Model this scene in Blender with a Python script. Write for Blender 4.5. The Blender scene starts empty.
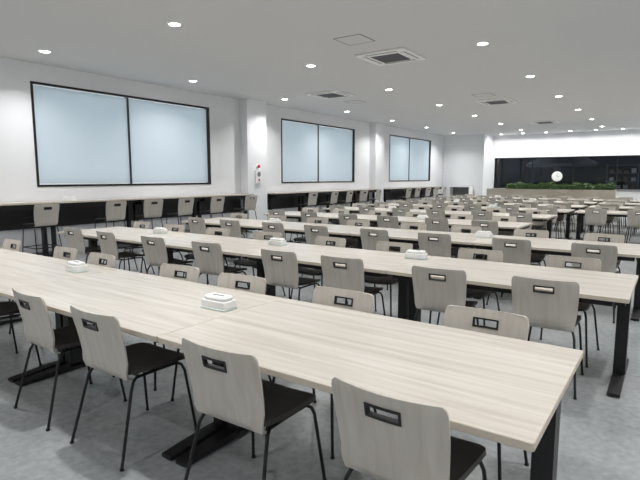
import bpy, bmesh, math, random
from mathutils import Vector, Matrix
random.seed(7)
scene = bpy.context.scene
try:
    scene.view_settings.view_transform = 'Standard'
    scene.view_settings.look = 'None'
    scene.view_settings.exposure = 0.0
except Exception as e:
    print(e)

def lin(c):
    c = c/255.0
    return c/12.92 if c <= 0.04045 else ((c+0.055)/1.055)**2.4
def rgb(r,g,b): return (lin(r),lin(g),lin(b),1)

# ---------------- materials ----------------
def mat(name, col, rough=0.5, metal=0.0, bump=0.0, bscale=200, var=0.0, vscale=5, spec=0.5, emit=None, estr=0):
    m = bpy.data.materials.new(name); m.use_nodes = True
    nt = m.node_tree; b = nt.nodes['Principled BSDF']
    b.inputs['Base Color'].default_value = col
    b.inputs['Roughness'].default_value = rough
    b.inputs['Metallic'].default_value = metal
    b.inputs['Specular IOR Level'].default_value = spec
    tc = nt.nodes.new('ShaderNodeTexCoord')
    if var > 0:
        n = nt.nodes.new('ShaderNodeTexNoise'); n.inputs['Scale'].default_value = vscale
        n.inputs['Detail'].default_value = 4
        nt.links.new(tc.outputs['Object'], n.inputs['Vector'])
        r = nt.nodes.new('ShaderNodeValToRGB')
        r.color_ramp.elements[0].position = 0.3; r.color_ramp.elements[1].position = 0.7
        r.color_ramp.elements[0].color = tuple(c*(1-var) for c in col[:3])+(1,)
        r.color_ramp.elements[1].color = tuple(min(1,c*(1+var)) for c in col[:3])+(1,)
        nt.links.new(n.outputs['Fac'], r.inputs['Fac'])
        nt.links.new(r.outputs['Color'], b.inputs['Base Color'])
    if bump > 0:
        n2 = nt.nodes.new('ShaderNodeTexNoise'); n2.inputs['Scale'].default_value = bscale
        nt.links.new(tc.outputs['Object'], n2.inputs['Vector'])
        bp = nt.nodes.new('ShaderNodeBump'); bp.inputs['Strength'].default_value = bump
        bp.inputs['Distance'].default_value = 0.002
        nt.links.new(n2.outputs['Fac'], bp.inputs['Height'])
        nt.links.new(bp.outputs['Normal'], b.inputs['Normal'])
    if emit:
        b.inputs['Emission Color'].default_value = emit
        b.inputs['Emission Strength'].default_value = estr
    return m

def wood_mat(name, c1, c2, c3, rough=0.4, sx=0.7, sy=14, coord='Object'):
    m = bpy.data.materials.new(name); m.use_nodes = True
    nt = m.node_tree; b = nt.nodes['Principled BSDF']
    b.inputs['Roughness'].default_value = rough
    tc = nt.nodes.new('ShaderNodeTexCoord')
    oi = nt.nodes.new('ShaderNodeObjectInfo')
    add = nt.nodes.new('ShaderNodeVectorMath'); add.operation = 'ADD'
    mul = nt.nodes.new('ShaderNodeMath'); mul.operation = 'MULTIPLY'; mul.inputs[1].default_value = 37.0
    nt.links.new(oi.outputs['Random'], mul.inputs[0])
    nt.links.new(tc.outputs[coord], add.inputs[0]); nt.links.new(mul.outputs[0], add.inputs[1])
    mp = nt.nodes.new('ShaderNodeMapping'); mp.inputs['Scale'].default_value = (sx, sy, 2.0)
    nt.links.new(add.outputs[0], mp.inputs['Vector'])
    n = nt.nodes.new('ShaderNodeTexNoise'); n.inputs['Scale'].default_value = 1.6
    n.inputs['Detail'].default_value = 7; n.inputs['Roughness'].default_value = 0.6
    n.inputs['Distortion'].default_value = 0.6
    nt.links.new(mp.outputs[0], n.inputs['Vector'])
    r = nt.nodes.new('ShaderNodeValToRGB')
    r.color_ramp.elements[0].position = 0.32; r.color_ramp.elements[0].color = c1
    r.color_ramp.elements[1].position = 0.68; r.color_ramp.elements[1].color = c3
    e = r.color_ramp.elements.new(0.5); e.color = c2
    nt.links.new(n.outputs['Fac'], r.inputs['Fac'])
    nt.links.new(r.outputs['Color'], b.inputs['Base Color'])
    return m

M_wall = mat('wall_paint', rgb(233,235,238), 0.85, bump=0.15, bscale=120)
M_ceil = mat('ceiling_paint', rgb(214,215,215), 0.9, bump=0.1, bscale=90)
M_trimw = mat('white_plastic', rgb(240,241,240), 0.45, var=0.02)
M_black = mat('black_steel', rgb(17,17,19), 0.45, var=0.15, vscale=20)
M_frame = mat('black_aluminium', rgb(18,19,21), 0.35, var=0.1, vscale=20)
M_seat = mat('dark_seat', rgb(58,55,54), 0.5, bump=0.2, bscale=400, var=0.1, vscale=30)
M_tabletop = wood_mat('pale_ash_laminate', rgb(194,186,176), rgb(207,200,191), rgb(216,211,203), 0.27)
M_edge = mat('laminate_edge', rgb(200,190,175), 0.5, var=0.04, vscale=20)
M_back = wood_mat('greige_ply', rgb(184,177,168), rgb(192,186,177), rgb(199,194,186), 0.4, sx=14, sy=1.0)
M_mint = mat('mint_plastic', rgb(214,230,226), 0.4, var=0.03)
M_grey = mat('grille_grey', rgb(120,122,124), 0.6, var=0.05)
M_dgrey = mat('grille_dark', rgb(70,72,74), 0.6, var=0.05)
M_red = mat('red_lamp', rgb(200,40,30), 0.3, var=0.03)
M_lamp = mat('lamp_led', rgb(255,255,250), 0.5, emit=(1,0.98,0.95,1), estr=32)
M_planter = wood_mat('planter_wood', rgb(176,166,150), rgb(190,180,164), rgb(202,193,178), 0.5, sx=0.7, sy=8)
M_soil = mat('soil', rgb(50,40,30), 0.9, var=0.3, vscale=30)
M_leaf = mat('leaf', rgb(66,98,46), 0.55, var=0.45, vscale=6)
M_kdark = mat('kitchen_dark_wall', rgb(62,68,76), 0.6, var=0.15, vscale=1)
M_ktan = mat('kitchen_tan_panel', rgb(150,135,115), 0.6, var=0.1, vscale=3)
M_steel = mat('stainless', rgb(160,163,166), 0.3, metal=0.8, var=0.05)

def glass_mat():
    m = bpy.data.materials.new('tinted_glass'); m.use_nodes = True
    nt = m.node_tree
    for nd in list(nt.nodes): nt.nodes.remove(nd)
    out = nt.nodes.new('ShaderNodeOutputMaterial')
    t = nt.nodes.new('ShaderNodeBsdfTransparent'); t.inputs['Color'].default_value=(.55,.60,.66,1)
    g = nt.nodes.new('ShaderNodeBsdfGlossy'); g.inputs['Roughness'].default_value=.03
    fr = nt.nodes.new('ShaderNodeFresnel'); fr.inputs['IOR'].default_value=1.5
    mx = nt.nodes.new('ShaderNodeMixShader')
    nt.links.new(fr.outputs[0], mx.inputs[0]); nt.links.new(t.outputs[0], mx.inputs[1]); nt.links.new(g.outputs[0], mx.inputs[2])
    nt.links.new(mx.outputs[0], out.inputs['Surface'])
    return m
M_glassd = glass_mat()

def floor_mat():
    m = bpy.data.materials.new('grey_vinyl_floor'); m.use_nodes = True
    nt = m.node_tree; b = nt.nodes['Principled BSDF']
    b.inputs['Roughness'].default_value = 0.24
    tc = nt.nodes.new('ShaderNodeTexCoord')
    n = nt.nodes.new('ShaderNodeTexNoise'); n.inputs['Scale'].default_value = 1.6; n.inputs['Detail'].default_value = 5; n.inputs['Roughness'].default_value=0.55
    nt.links.new(tc.outputs['Object'], n.inputs['Vector'])
    n2 = nt.nodes.new('ShaderNodeTexNoise'); n2.inputs['Scale'].default_value = 22; n2.inputs['Detail'].default_value = 4; n2.inputs['Roughness'].default_value=0.55
    nt.links.new(tc.outputs['Object'], n2.inputs['Vector'])
    mx = nt.nodes.new('ShaderNodeMath'); mx.operation = 'ADD'
    nt.links.new(n.outputs['Fac'], mx.inputs[0]); nt.links.new(n2.outputs['Fac'], mx.inputs[1])
    hf = nt.nodes.new('ShaderNodeMath'); hf.operation='MULTIPLY'; hf.inputs[1].default_value=0.5
    nt.links.new(mx.outputs[0], hf.inputs[0])
    r = nt.nodes.new('ShaderNodeValToRGB')
    r.color_ramp.elements[0].position = 0.36; r.color_ramp.elements[0].color = rgb(138,142,144)
    r.color_ramp.elements[1].position = 0.64; r.color_ramp.elements[1].color = rgb(166,170,171)
    nt.links.new(hf.outputs[0], r.inputs['Fac'])
    br = nt.nodes.new('ShaderNodeTexBrick'); br.offset = 0
    br.inputs['Scale'].default_value = 1.0; br.inputs['Brick Width'].default_value = 0.5; br.inputs['Row Height'].default_value = 0.5
    br.inputs['Mortar Size'].default_value = 0.0015
    br.inputs['Color1'].default_value = (1,1,1,1); br.inputs['Color2'].default_value = (0.96,0.96,0.96,1); br.inputs['Mortar'].default_value = (0.85,0.85,0.85,1)
    nt.links.new(tc.outputs['Object'], br.inputs['Vector'])
    mm = nt.nodes.new('ShaderNodeMix'); mm.data_type='RGBA'; mm.blend_type='MULTIPLY'; mm.inputs[0].default_value=1
    nt.links.new(r.outputs['Color'], mm.inputs[6]); nt.links.new(br.outputs['Color'], mm.inputs[7])
    nt.links.new(mm.outputs[2], b.inputs['Base Color'])
    return m
M_floor = floor_mat()

def blind_mat():
    m = bpy.data.materials.new('translucent_blind'); m.use_nodes = True
    nt = m.node_tree
    for nd in list(nt.nodes): nt.nodes.remove(nd)
    out = nt.nodes.new('ShaderNodeOutputMaterial')
    d = nt.nodes.new('ShaderNodeBsdfDiffuse'); d.inputs['Color'].default_value = rgb(214,220,224)
    t = nt.nodes.new('ShaderNodeBsdfTranslucent'); t.inputs['Color'].default_value = rgb(212,220,225)
    g = nt.nodes.new('ShaderNodeBsdfGlossy'); g.inputs['Roughness'].default_value = .35
    tc = nt.nodes.new('ShaderNodeTexCoord')
    w = nt.nodes.new('ShaderNodeTexNoise'); w.inputs['Scale'].default_value = 300
    nt.links.new(tc.outputs['Object'], w.inputs['Vector'])
    bp = nt.nodes.new('ShaderNodeBump'); bp.inputs['Strength'].default_value=0.05
    nt.links.new(w.outputs['Fac'], bp.inputs['Height']); nt.links.new(bp.outputs['Normal'], d.inputs['Normal'])
    mx = nt.nodes.new('ShaderNodeMixShader'); mx.inputs[0].default_value = 0.5
    nt.links.new(d.outputs[0], mx.inputs[1]); nt.links.new(t.outputs[0], mx.inputs[2])
    m2 = nt.nodes.new('ShaderNodeMixShader'); m2.inputs[0].default_value = 0.06
    nt.links.new(mx.outputs[0], m2.inputs[1]); nt.links.new(g.outputs[0], m2.inputs[2])
    nt.links.new(m2.outputs[0], out.inputs['Surface'])
    return m
M_blind = blind_mat()

# ---------------- mesh helpers ----------------
class MB:
    def __init__(self): self.v=[]; self.f=[]; self.mi=[]; self.mats=[]
    def m(self, mt):
        if mt not in self.mats: self.mats.append(mt)
        return self.mats.index(mt)
    def box(self, x0,x1,y0,y1,z0,z1, mt):
        i=len(self.v); k=self.m(mt)
        self.v += [(x0,y0,z0),(x1,y0,z0),(x1,y1,z0),(x0,y1,z0),(x0,y0,z1),(x1,y0,z1),(x1,y1,z1),(x0,y1,z1)]
        for f in [(0,3,2,1),(4,5,6,7),(0,1,5,4),(1,2,6,5),(2,3,7,6),(3,0,4,7)]:
            self.f.append(tuple(i+a for a in f)); self.mi.append(k)
    def rbox(self, x0,x1,y0,y1,z0,z1, mt, r=0.01, seg=3, ch=0.0, top=None):
        k=self.m(mt); kt=self.m(top) if top else k
        def ring(off,z):
            pts=[]
            for (cx,cy,a0) in [(x1-r,y1-r,0),(x0+r,y1-r,90),(x0+r,y0+r,180),(x1-r,y0+r,270)]:
                for s in range(seg+1):
                    a=math.radians(a0+90*s/seg); rr=max(r-off,0.0005)
                    pts.append((cx+rr*math.cos(a),cy+rr*math.sin(a),z))
            return pts
        zs=[(ch,z0),(0,z0+ch),(0,z1-ch),(ch,z1)] if ch>0 else [(0,z0),(0,z1)]
        rings=[]
        for off,z in zs:
            i=len(self.v); p=ring(off,z); self.v+=p; rings.append((i,len(p)))
        for a in range(len(rings)-1):
            i0,n=rings[a]; i1,_=rings[a+1]
            for j in range(n):
                self.f.append((i0+j,i0+(j+1)%n,i1+(j+1)%n,i1+j)); self.mi.append(k)
        i0,n=rings[0]; self.f.append(tuple(i0+j for j in reversed(range(n)))); self.mi.append(k)
        i1,n=rings[-1]; self.f.append(tuple(i1+j for j in range(n))); self.mi.append(kt)
    def tube(self, pts, rad, mt, n=8, cap=True):
        k=self.m(mt); pts=[Vector(p) for p in pts]; rings=[]; ref=None
        for a,p in enumerate(pts):
            if a==0: t=(pts[1]-p).normalized()
            elif a==len(pts)-1: t=(p-pts[a-1]).normalized()
            else: t=((p-pts[a-1]).normalized()+(pts[a+1]-p).normalized()).normalized()
            if ref is None:
                ref = Vector((1,0,0)) if abs(t.x)<0.8 else Vector((0,1,0))
            u=(ref-t*ref.dot(t)).normalized(); w=t.cross(u); ref=u
            rr = rad[a] if isinstance(rad,(list,tuple)) else rad
            i=len(self.v)
            for s in range(n):
                an=2*math.pi*s/n; q=p+u*math.cos(an)*rr+w*math.sin(an)*rr; self.v.append(tuple(q))
            rings.append(i)
        for a in range(len(rings)-1):
            for s in range(n):
                self.f.append((rings[a]+s,rings[a]+(s+1)%n,rings[a+1]+(s+1)%n,rings[a+1]+s)); self.mi.append(k)
        if cap:
            self.f.append(tuple(rings[0]+s for s in reversed(range(n)))); self.mi.append(k)
            self.f.append(tuple(rings[-1]+s for s in range(n))); self.mi.append(k)
    def cyl(self, cx,cy,z0,z1,r0,r1,mt,n=24):
        self.tube([(cx,cy,z0),(cx,cy,z1)],[r0,r1],mt,n)
    def shell(self, P, nx, ny, th, mt, holes=(), normal=None):
        k=self.m(mt)
        pts=[[Vector(P(i,j)) for j in range(ny)] for i in range(nx)]
        def nrm(i,j):
            a=pts[min(i+1,nx-1)][j]-pts[max(i-1,0)][j]; b=pts[i][min(j+1,ny-1)]-pts[i][max(j-1,0)]
            return a.cross(b).normalized()
        A={};B={}
        for i in range(nx):
            for j in range(ny):
                n=nrm(i,j); A[i,j]=len(self.v); self.v.append(tuple(pts[i][j]+n*th/2)); B[i,j]=len(self.v); self.v.append(tuple(pts[i][j]-n*th/2))
        ex=lambda i,j: 0<=i<nx-1 and 0<=j<ny-1 and (i,j) not in holes
        for i in range(nx-1):
            for j in range(ny-1):
                if not ex(i,j): continue
                c=[(i,j),(i+1,j),(i+1,j+1),(i,j+1)]
                self.f.append(tuple(A[q] for q in c)); self.mi.append(k)
                self.f.append(tuple(B[q] for q in reversed(c))); self.mi.append(k)
                for (di,dj,p,q) in [(0,-1,c[0],c[1]),(1,0,c[1],c[2]),(0,1,c[2],c[3]),(-1,0,c[3],c[0])]:
                    if not ex(i+di,j+dj):
                        self.f.append((A[q],A[p],B[p],B[q])); self.mi.append(k)
    def mesh(self, name, smooth=False):
        me=bpy.data.meshes.new(name); me.from_pydata(self.v,[],self.f)
        for mt in self.mats: me.materials.append(mt)
        me.polygons.foreach_set('material_index', self.mi)
        if smooth:
            me.polygons.foreach_set('use_smooth',[True]*len(me.polygons))
            try: me.set_sharp_from_angle(angle=math.radians(40))
            except Exception: pass
        me.update(); return me
def obj(name, me, loc=(0,0,0), rz=0):
    o=bpy.data.objects.new(name, me); scene.collection.objects.link(o)
    o.location=loc; o.rotation_euler=(0,0,rz); return o

# ---------------- room ----------------
XL,XR,YN,YF,ZC = -10.0, 7.0, -4.0, 25.5, 3.64
YB = 27.0; YK=30.2
XREC = -7.9
b=MB(); b.box(XL-0.2,XR+0.2,YN-0.2,YK+0.2,-0.1,0,M_floor); obj('floor', b.mesh('floor'))
b=MB(); b.box(XL-0.2,XR+0.2,YN-0.2,YK+0.2,ZC,ZC+0.1,M_ceil); obj('ceiling', b.mesh('ceiling'))
WZ0,WZ1=1.33,3.30
wins=[(4.84,9.28),(12.2,16.55),(19.4,23.8)]
b=MB()
b.box(XL-0.2,XL,YN-0.2,YK+0.2,0,WZ0,M_wall); b.box(XL-0.2,XL,YN-0.2,YK+0.2,WZ1,ZC,M_wall)
ys=[YN-0.2]+[v for w in wins for v in w]+[YK+0.2]
for a in range(0,len(ys),2): b.box(XL-0.2,XL,ys[a],ys[a+1],WZ0,WZ1,M_wall)
b.box(XL,XL+0.28,10.4,11.2,0,ZC,M_wall)
b.box(XL,XL+0.28,17.7,18.4,0,ZC,M_wall)
obj('wall_left', b.mesh('wall_left'))
b=MB(); b.box(XL,XREC,YF,YB+0.2,0,ZC,M_wall)
b.box(XREC,XR,YB,YB+0.2,2.5,ZC,M_wall); b.box(XREC,XR,YB,YB+0.2,0,0.95,M_wall)
b.box(XREC,XREC+0.12,YB,YB+0.2,0.95,2.5,M_wall)
obj('wall_far', b.mesh('wall_far'))
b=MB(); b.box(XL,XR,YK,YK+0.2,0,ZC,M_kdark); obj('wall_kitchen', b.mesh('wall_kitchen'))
b=MB(); b.box(XR,XR+0.2,YN-0.2,YK+0.2,0,ZC,M_wall); obj('wall_right', b.mesh('wall_right'))
b=MB(); b.box(XL,XR,YN-0.2,YN,0,ZC,M_wall); obj('wall_near', b.mesh('wall_near'))
M_base = mat('baseboard_vinyl', rgb(120,122,124),0.6,var=0.03)
b=MB(); b.box(XL,XL+0.012,YN,10.39,0,0.07,M_base); b.box(XL,XL+0.012,11.21,17.69,0,0.07,M_base);b.box(XL,XL+0.012,18.41,YF,0,0.07,M_base); obj('baseboard_left', b.mesh('baseboard_left'))
b=MB(); b.box(XL+0.013,XREC,YF-0.012,YF,0,0.07,M_base); obj('baseboard_far', b.mesh('baseboard_far'))

for k,(y0,y1) in enumerate(wins):
    b=MB(); t=0.045; xa,xb=XL-0.12,XL+0.012
    b.box(xa,xb,y0,y0+t,WZ0,WZ1,M_frame); b.box(xa,xb,y1-t,y1,WZ0,WZ1,M_frame)
    b.box(xa,xb,y0+t,y1-t,WZ0,WZ0+t,M_frame); b.box(xa,xb,y0+t,y1-t,WZ1-t,WZ1,M_frame)
    ym=(y0+y1)/2-0.13
    b.box(xa,XL-.035,ym-0.017,ym+0.017,WZ0+t,WZ1-t,M_frame)
    xs=XL-0.06
    for (p,q) in [(y0+t+0.004,ym-0.019),(ym+0.019,y1-t-0.004)]:
        b.box(xs-0.001,xs+0.001,p,q,WZ0+t+0.015,WZ1-t-0.01,M_blind)
        b.box(xs-0.008,xs+0.008,p,q,WZ0+t+0.003,WZ0+t+0.022,M_trimw)
    obj('window_%d'%(k+1), b.mesh('window'))

# ---------------- chair ----------------
def chair_mesh(name, seat_z=0.458, high=False):
    b=MB(); dz=seat_z-0.445
    prof=[(-.150,.425),(-.185,.440),(-.205,.475),(-.218,.53),(-.232,.60),(-.246,.670),(-.256,.708),(-.264,.748),(-.270,.773),(-.274,.790),(-.276,.800)]
    wid=[.185,.195,.203,.209,.214,.218,.220,.220,.219,.213,.200]
    us=[-1,-.93,-.8,-.55,-.29,0,.29,.55,.8,.93,1]
    def P(i,j):
        y,z=prof[j]; w=wid[j]; x=us[i]*w
        yy=y+0.030*us[i]**2*min(1,max(0,(z-.44)/.1))
        return (x,yy,z+dz)
    holes={(4,6),(5,6)}
    b.shell(P,len(us),len(prof),0.012,M_back,holes)
    def sp(x,z):
        for a in range(len(prof)-1):
            if prof[a][1]<=z<=prof[a+1][1]:
                f=(z-prof[a][1])/(prof[a+1][1]-prof[a][1]); y=prof[a][0]+f*(prof[a+1][0]-prof[a][0]); break
        return (x,y+0.03*(x/.222)**2,z+dz)
    hw=.068; z0,z1=.703,.753
    for (xa,xb_,za,zb) in [(-hw,hw,z0,z0+.009),(-hw,hw,z1-.009,z1),(-hw,-hw+.009,z0+.009,z1-.009),(hw-.009,hw,z0+.009,z1-.009)]:
        nn=6
        xs=[xa+(xb_-xa)*i/nn for i in range(nn+1)]; zs=[za,zb]
        b.shell(lambda i,j: sp(xs[i],zs[j]), nn+1, 2, 0.020, M_black)
    ts=[-1,-.94,-.8,-.4,0,.4,.8,.94,1]; n=9
    def S(i,j):
        u=ts[i]; v=ts[j]
        k=1-0.07*(abs(u)**6)*(abs(v)**6)*1.6
        x=u*.205*k*(1.0+0.05*v); y=0.025+v*.205*k
        z=.452+dz+.012*u*u-.004 - (0.03*max(0,v-.4)**2) + 0.012*max(0,-v-.5)
        return (x,y,z)
    b.shell(S,n,n,0.022,M_seat)
    for s in (-1,1):
        z=.425+dz
        path=[(s*.235,.235,0.006),(s*.200,.190,z-.05),(s*.190,.175,z-.012),(s*.175,.155,z),(s*.17,0,z),(s*.175,-.12,z),(s*.190,-.15,z-.012),(s*.202,-.172,z-.05),(s*.240,-.275,0.006)]
        b.tube(path,.0085,M_black,8)
        b.cyl(s*.235,.235,0,.012,.012,.011,M_black,10); b.cyl(s*.240,-.275,0,.012,.012,.011,M_black,10)
    b.tube([(-.17,.10,.422+dz),(.17,.10,.422+dz)],.008,M_black,8)
    b.tube([(-.17,-.09,.422+dz),(.17,-.09,.422+dz)],.008,M_black,8)
    if high:
        f=.30
        def at(s,front,z):
            t=1-(z/(.425+dz-.05))
            return (s*(.200+.035*t),.190+.045*t,z) if front else (s*(.202+.038*t),-.172-.103*t,z)
        b.tube([at(-1,True,f),at(1,True,f)],.008,M_black,8)
        b.tube([at(-1,False,f),at(1,False,f)],.008,M_black,8)
        b.tube([at(-1,True,f),at(-1,False,f)],.008,M_black,8)
        b.tube([at(1,True,f),at(1,False,f)],.008,M_black,8)
    return b.mesh(name,True)
ME_chair=chair_mesh('dining_chair')
ME_stool=chair_mesh('counter_chair',0.70,True)

# ---------------- table ----------------
TL,TD,TH=1.796,1.01,0.72
def table_mesh():
    b=MB(); x=TL/2; y=TD/2
    b.rbox(-x,x,-y,y,TH-.030,TH,M_edge,r=.012,ch=.0025,top=M_tabletop)
    zb=TH-.030
    for s in (-1,1):
        b.box(-x+.10,x-.10,s*.38-.02,s*.38+.02,zb-.055,zb,M_black)
        lx=s*(x-.055)
        b.box(lx-.03,lx+.03,-.42,.42,zb-.04,zb,M_black)
        b.box(lx-.04,lx+.04,-.05,.05,.035,zb-.04,M_black)
        k=b.m(M_black); i=len(b.v)
        yf=.43
        sec=[(-yf,.028),(-.12,.05),(.12,.05),(yf,.028)]
        for yy,h in sec: b.v += [(lx-.04,yy,.008),(lx+.04,yy,.008),(lx+.04,yy,h),(lx-.04,yy,h)]
        for a in range(3):
            for c in range(4):
                b.f.append((i+4*a+c,i+4*a+(c+1)%4,i+4*a+4+(c+1)%4,i+4*a+4+c)); b.mi.append(k)
        b.f.append((i+3,i+2,i+1,i)); b.mi.append(k); b.f.append((i+12,i+13,i+14,i+15)); b.mi.append(k)
        for q in (-1,1): b.cyl(lx,q*.40,0,.010,.02,.02,M_black,12)
    return b.mesh('dining_table')
ME_table=table_mesh()

# ---------------- napkin box ----------------
def napkin_mesh():
    b=MB()
    b.rbox(-.108,.108,-.062,.062,0,.012,M_mint,r=.02,seg=4,ch=.003)
    b.rbox(-.104,.104,-.058,.058,.012,.055,M_trimw,r=.022,seg=4,ch=.004)
    b.rbox(-.090,.090,-.046,.046,.055,.080,M_trimw,r=.022,seg=4,ch=.008)
    b.rbox(-.05,.05,-.008,.008,.080,.0812,M_grey,r=.007,seg=3)
    return b.mesh('napkin_box')
ME_nap=napkin_mesh()

def chair_near(x,yn,j=True):
    r=math.radians(random.uniform(-4,4)) if j else 0
    obj('dining_chair',ME_chair,(x,yn+.16+(random.uniform(-.03,.03) if j else 0),0),r)
def chair_far(x,yf,j=True):
    r=math.pi+(math.radians(random.uniform(-4,4)) if j else 0)
    obj('dining_chair',ME_chair,(x,yf-.175+(random.uniform(-.015,.03) if j else 0),0),r)

Y0,PITCH=1.545,2.28
def row(i, xr, n, nears=None, fars=None, boxes=()):
    yn=Y0+PITCH*i; yf=yn+TD
    for k in range(n):
        obj('dining_table',ME_table,(xr-.9-1.8*k,yn+TD/2,0))
        for off in (.47,1.33):
            if nears is None: chair_near(xr-1.8*k-off+random.uniform(-.05,.05),yn)
            if fars is None: chair_far(xr-1.8*k-off+random.uniform(-.05,.05),yf)
    if nears:
        for x in nears: chair_near(x,yn)
    if fars:
        for x in fars: chair_far(x,yf)
    for x,yo in boxes:
        obj('napkin_box',ME_nap,(x,yn+yo,TH+.0005),math.radians(random.uniform(-8,8)))
row(0,-.29,4,nears=[-.735,-1.54,-2.50,-3.22,-4.36,-5.2,-6.1,-6.95],fars=[-.775,-1.66,-2.5,-3.2,-4.3,-4.98,-6.1,-6.95],boxes=[(-2.25,.58),(-4.16,.75)])
row(1,-.19,4,nears=[-.71,-1.49,-2.40,-3.12,-4.18,-5.08,-6.05,-6.9],boxes=[(-2.05,.76),(-3.82,.75),(-6.0,.75)])
row(2,-.19,4,boxes=[(-2.05,.65),(-5.7,.65)])
for i in range(3,9):
    row(i,-2.0,3,boxes=[(-3.9,.6)] if i%2 else [(-5.7,.6)])
for i in range(5,9):
    row(i,3.52,3,boxes=[(.1,.6)])

# ---------------- bar counters along the windows ----------------
def counter(y0,y1):
    b=MB(); zt=1.06; x0=XL+.02; x1=XL+.55
    L=y1-y0; n=max(1,round(L/1.8)); s=L/n
    for k in range(n):
        a=y0+k*s; c=a+s
        b.box(x0,x1,a+.002,c-.002,zt-.03,zt,M_edge)
        b.box(x0,x1,a+.003,c-.003,zt,zt+.002,M_tabletop)
        b.box(x1-.10,x1-.06,a+.06,c-.06,zt-.13,zt-.03,M_black)
        b.box(x0+.05,x0+.09,a+.06,c-.06,zt-.13,zt-.03,M_black)
        for yy in (a+.06,c-.12):
            b.box(x0+.05,x1-.06,yy,yy+.06,zt-.13,zt-.08,M_black)
            b.box(x0+.22,x0+.30,yy-.0,yy+.06,.03,zt-.08,M_black)
            b.box(x0+.04,x1-.03,yy-.005,yy+.065,0,.03,M_black)
    b.box(x0+.02,x0+.04,y0+.03,y1-.03,.55,zt-.03,M_black)
    obj('window_bar_counter', b.mesh('window_bar_counter'))
counter(1.2,10.35); counter(11.25,17.65); counter(18.45,24.2)
for y in [3.2,4.42,5.76,6.66,7.48,8.4,9.6, 12.3,13.5,14.4,15.3,16.4, 18.9,19.9,20.9,21.9,22.9]:
    obj('counter_chair',ME_stool,(XL+.90+random.uniform(-.02,.05),y,0),math.radians(90+random.uniform(-6,6)))
obj('napkin_box',ME_nap,(XL+.3,5.3,1.0625),1.5)

# corner stand
b=MB()
b.box(-9.4,-8.35,24.85,25.4,1.02,1.06,M_trimw); b.box(-9.4,-9.36,24.87,25.38,0,1.02,M_trimw); b.box(-8.39,-8.35,24.87,25.38,0,1.02,M_trimw)
b.box(-9.36,-8.39,24.9,25.36,.5,.53,M_trimw); b.box(-9.36,-8.39,25.34,25.37,.0,1.02,M_grey)
obj('side_shelf', b.mesh('side_shelf'))

# fire alarm on pilaster
b=MB(); x=XL+.28
b.box(x,x+.05,10.68,10.92,1.35,1.72,M_trimw)
b.tube([(x,10.8,1.82),(x+.03,10.8,1.82)],.055,M_trimw,20); b.tube([(x+.03,10.8,1.82),(x+.07,10.8,1.82),(x+.085,10.8,1.82)],[.045,.04,.015],M_red,20)
b.tube([(x+.05,10.8,1.6),(x+.055,10.8,1.6)],.07,M_grey,20); b.tube([(x+.05,10.8,1.44),(x+.06,10.8,1.44)],.03,M_red,20)
obj('fire_alarm_box', b.mesh('fire_alarm_box'))

# ---------------- serving area ----------------
b=MB()
b.box(XREC+.12,XR,YB+.04,YB+.05,.95,2.5,M_glassd)
x=XREC+.12
b.box(x,XR,YB-.01,YB+.08,2.45,2.5,M_frame); b.box(x,XR,YB-.01,YB+.08,.95,1.0,M_frame)
while x<XR:
    b.box(x,x+.05,YB-.01,YB+.08,1.0,2.45,M_frame); x+=1.84
obj('window_4', b.mesh('serving_window'))
b=MB(); b.box(XREC+.2,XR-.1,YB-.55,YB-.02,.88,.93,M_steel); b.box(XREC+.25,XR-.15,YB-.5,YB-.04,0,.88,M_trimw)
obj('serving_counter', b.mesh('serving_counter'))
b=MB(); b.box(-7.5,6.5,28.3,29.0,.86,.90,M_steel)
for i in range(9): b.box(-7.5+1.725*i,-7.3+1.725*i,28.32,28.98,0,.86,M_steel)
b.box(-7.45,6.45,28.35,28.95,.35,.38,M_steel)
obj('kitchen_worktable', b.mesh('kitchen_worktable'))
b=MB(); b.box(-6.5,-3.2,28.2,29.2,2.05,2.2,M_steel)
k=b.m(M_steel); i=len(b.v)
b.v+=[(-6.5,28.2,2.2),(-3.2,28.2,2.2),(-3.2,29.2,2.2),(-6.5,29.2,2.2),(-5.6,28.5,2.7),(-4.1,28.5,2.7),(-4.1,29.0,2.7),(-5.6,29.0,2.7)]
for f in [(0,1,5,4),(1,2,6,5),(2,3,7,6),(3,0,4,7),(4,5,6,7)]: b.f.append(tuple(i+q for q in f)); b.mi.append(k)
b.box(-5.5,-4.2,28.55,28.95,2.7,ZC,M_steel)
obj('exhaust_hood', b.mesh('exhaust_hood'))
for xx in (-2.9,1.2):
    b=MB(); 
    for z in (.9,1.3,1.7,2.1): b.box(xx,xx+1.4,29.5,30.0,z,z+.03,M_steel)
    for (p,q) in ((xx,29.5),(xx+1.37,29.5),(xx,29.97),(xx+1.37,29.97)): b.box(p,p+.03,q,q+.03,0,2.2,M_steel)
    for z in (.93,1.33,1.73):
        for q in range(4): b.cyl(xx+.22+.32*q,29.75,z+.001,z+random.uniform(.12,.25),.11,.11,random.choice([M_trimw,M_ktan,M_steel]),16)
    obj('kitchen_shelf', b.mesh('kitchen_shelf'))
b=MB(); cy=YB-.01
b.tube([(-4.75,cy,1.55),(-4.75,cy-.04,1.55)],.24,M_trimw,36); b.tube([(-4.75,cy-.04,1.55),(-4.75,cy-.05,1.55)],[.24,.22],M_trimw,36)
b.box(-4.757,-4.743,cy-.055,cy-.05,1.55,1.70,M_black); b.box(-4.75,-4.65,cy-.055,cy-.05,1.545,1.557,M_black)
obj('wall_clock', b.mesh('wall_clock'))

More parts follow.
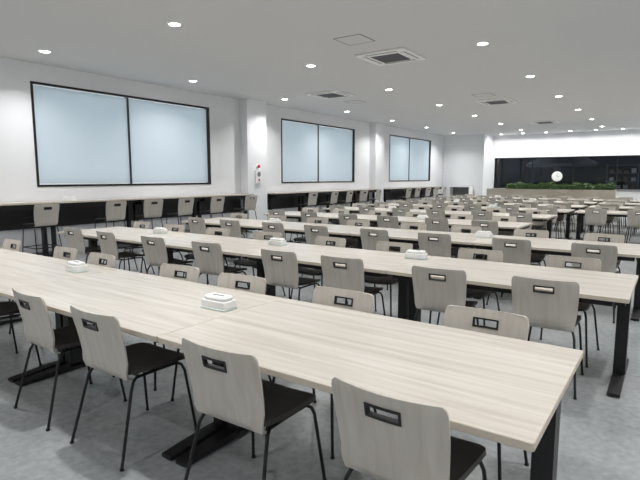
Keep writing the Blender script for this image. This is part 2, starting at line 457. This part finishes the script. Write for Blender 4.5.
# planter
b=MB(); px0,px1,py0,py1,pz=-7.3,-2.0,24.2,24.75,.98
b.box(px0,px1,py0,py1,.06,.90,M_planter); b.box(px0+.03,px1-.03,py0+.03,py1-.03,0,.06,M_black)
b.box(px0,px1,py0,py0+.04,.90,pz,M_planter); b.box(px0,px1,py1-.04,py1,.90,pz,M_planter)
b.box(px0,px0+.04,py0+.04,py1-.04,.90,pz,M_planter); b.box(px1-.04,px1,py0+.04,py1-.04,.90,pz,M_planter)
b.box(px0+.04,px1-.04,py0+.04,py1-.04,.90,.94,M_soil)
k=b.m(M_leaf)
for _ in range(6500):
    cx=random.uniform(px0+.85,px1-.05); cyy=random.gauss((py0+py1)/2,.13); 
    hmax=.27+.04*math.sin(cx*5.1)+.03*math.sin(cx*13.7)
    cz=.95+random.random()*hmax
    c=Vector((cx,cyy,cz)); d=Vector((random.gauss(0,1),random.gauss(0,1),random.gauss(.5,.7))).normalized()
    s=d.cross(Vector((random.gauss(0,1),random.gauss(0,1),random.gauss(0,1)))).normalized()
    l=random.uniform(.05,.09); w=l*.3; i=len(b.v)
    b.v += [tuple(c),tuple(c+d*l*.5+s*w),tuple(c+d*l+Vector((0,0,-.01))),tuple(c+d*l*.5-s*w)]
    b.f.append((i,i+1,i+2,i+3)); b.mi.append(k)
obj('planter_with_plants', b.mesh('planter_with_plants'))

# ---------------- ceiling fixtures ----------------
def down_mesh():
    b=MB(); n=28; k=b.m(M_trimw); kl=b.m(M_lamp)
    rs=[(.100,0),(.098,-.008),(.080,-.010),(.077,-.004)]
    base=[]
    for r,z in rs:
        base.append(len(b.v)); b.v += [(r*math.cos(2*math.pi*s/n),r*math.sin(2*math.pi*s/n),z) for s in range(n)]
    for a in range(3):
        for s in range(n):
            b.f.append((base[a]+s,base[a+1]+s,base[a+1]+(s+1)%n,base[a]+(s+1)%n)); b.mi.append(k)
    b.f.append(tuple(base[3]+s for s in reversed(range(n)))); b.mi.append(kl)
    return b.mesh('downlight')
ME_down=down_mesh()
LP=31.5
ld=bpy.data.lights.new('downlight_lamp','AREA'); ld.shape='DISK'; ld.size=.13; ld.energy=LP; ld.color=(1,.985,.97); ld.spread=math.radians(130)
def down(x,y,lamp=ld):
    o=obj('downlight',ME_down,(x,y,ZC-.0005))
    l=bpy.data.objects.new('lamp',lamp); scene.collection.objects.link(l); l.parent=o; l.location=(0,0,-.014)
for x in (-8.93,-5.88,-2.68,.5,3.7,6.2):
    y=-1.6+.085*(x+5.9)
    while y<25:
        down(x,y)
        y+=3.23
lw=bpy.data.lights.new('wallwash_lamp','AREA'); lw.shape='DISK'; lw.size=.11; lw.energy=LP*.6; lw.color=(1,.99,.97); lw.spread=math.radians(160)
x=-7.3
while x<6.8:
    down(x,26.2,lw); x+=1.05
lk=bpy.data.lights.new('kitchen_fill','AREA'); lk.shape='DISK'; lk.size=.13; lk.energy=14; lk.color=(1,.97,.92)  # added fill light to brighten the kitchen behind the glass
for x in (-7.0,-2.6,.2,3.0): down(x,28.0,lk)  # these downlight bodies are made up to carry the kitchen fill

def ac_mesh():
    b=MB(); h=.475
    b.rbox(-h,h,-h,h,-.030,0,M_trimw,r=.02,seg=3,ch=.006)
    b.box(-.26,.26,-.26,.26,-.034,-.030,M_dgrey)
    for i in range(11):
        y=-.25+.05*i; b.box(-.25,.25,y-.008,y+.008,-.040,-.034,M_grey)
    for s in (-1,1):
        b.box(-.30,.30,s*.37-.035,s*.37+.035,-.033,-.030,M_dgrey); b.box(-.30,.30,s*.37-.018,s*.37+.022,-.042,-.033,M_trimw)
        b.box(s*.37-.035,s*.37+.035,-.30,.30,-.033,-.030,M_dgrey); b.box(s*.37-.018,s*.37+.022,-.30,.30,-.042,-.033,M_trimw)
    return b.mesh('ceiling_air_conditioner')
ME_ac=ac_mesh()
for x,y in [(-4.28,8.3),(-4.28,14.8),(-4.3,21.3),(-7.45,11.1),(2.0,8.2),(2.0,14.76),(2.0,21.3)]:
    obj('ceiling_air_conditioner',ME_ac,(x,y,ZC-.0005))
def hatch_mesh():
    b=MB(); h=.24; t=.012
    b.box(-h,h,-h,-h+t,-.004,0,M_dgrey); b.box(-h,h,h-t,h,-.004,0,M_dgrey)
    b.box(-h,-h+t,-h+t,h-t,-.004,0,M_dgrey); b.box(h-t,h,-h+t,h-t,-.004,0,M_dgrey)
    b.box(-h+t,h-t,-h+t,h-t,-.003,0,M_ceil)
    return b.mesh('ceiling_hatch')
ME_h=hatch_mesh()
for x,y in [(-4.25,7.0),(-4.25,13.5),(-7.6,12.6)]:
    obj('ceiling_hatch',ME_h,(x,y,ZC-.0005))

# ---------------- world ----------------
w=bpy.data.worlds.new('World'); scene.world=w; w.use_nodes=True
bg=w.node_tree.nodes['Background']; bg.inputs['Color'].default_value=(.88,.96,1,1); bg.inputs['Strength'].default_value=2.65

# ---------------- camera ----------------
cd=bpy.data.cameras.new('Camera'); cam=bpy.data.objects.new('Camera',cd); scene.collection.objects.link(cam)
cd.sensor_width=36; cd.lens=504/640*36; cd.clip_end=200
cam.location=(0,0,1.52); cam.rotation_euler=(math.radians(90-7.12),0,math.radians(35.0))
scene.camera=cam
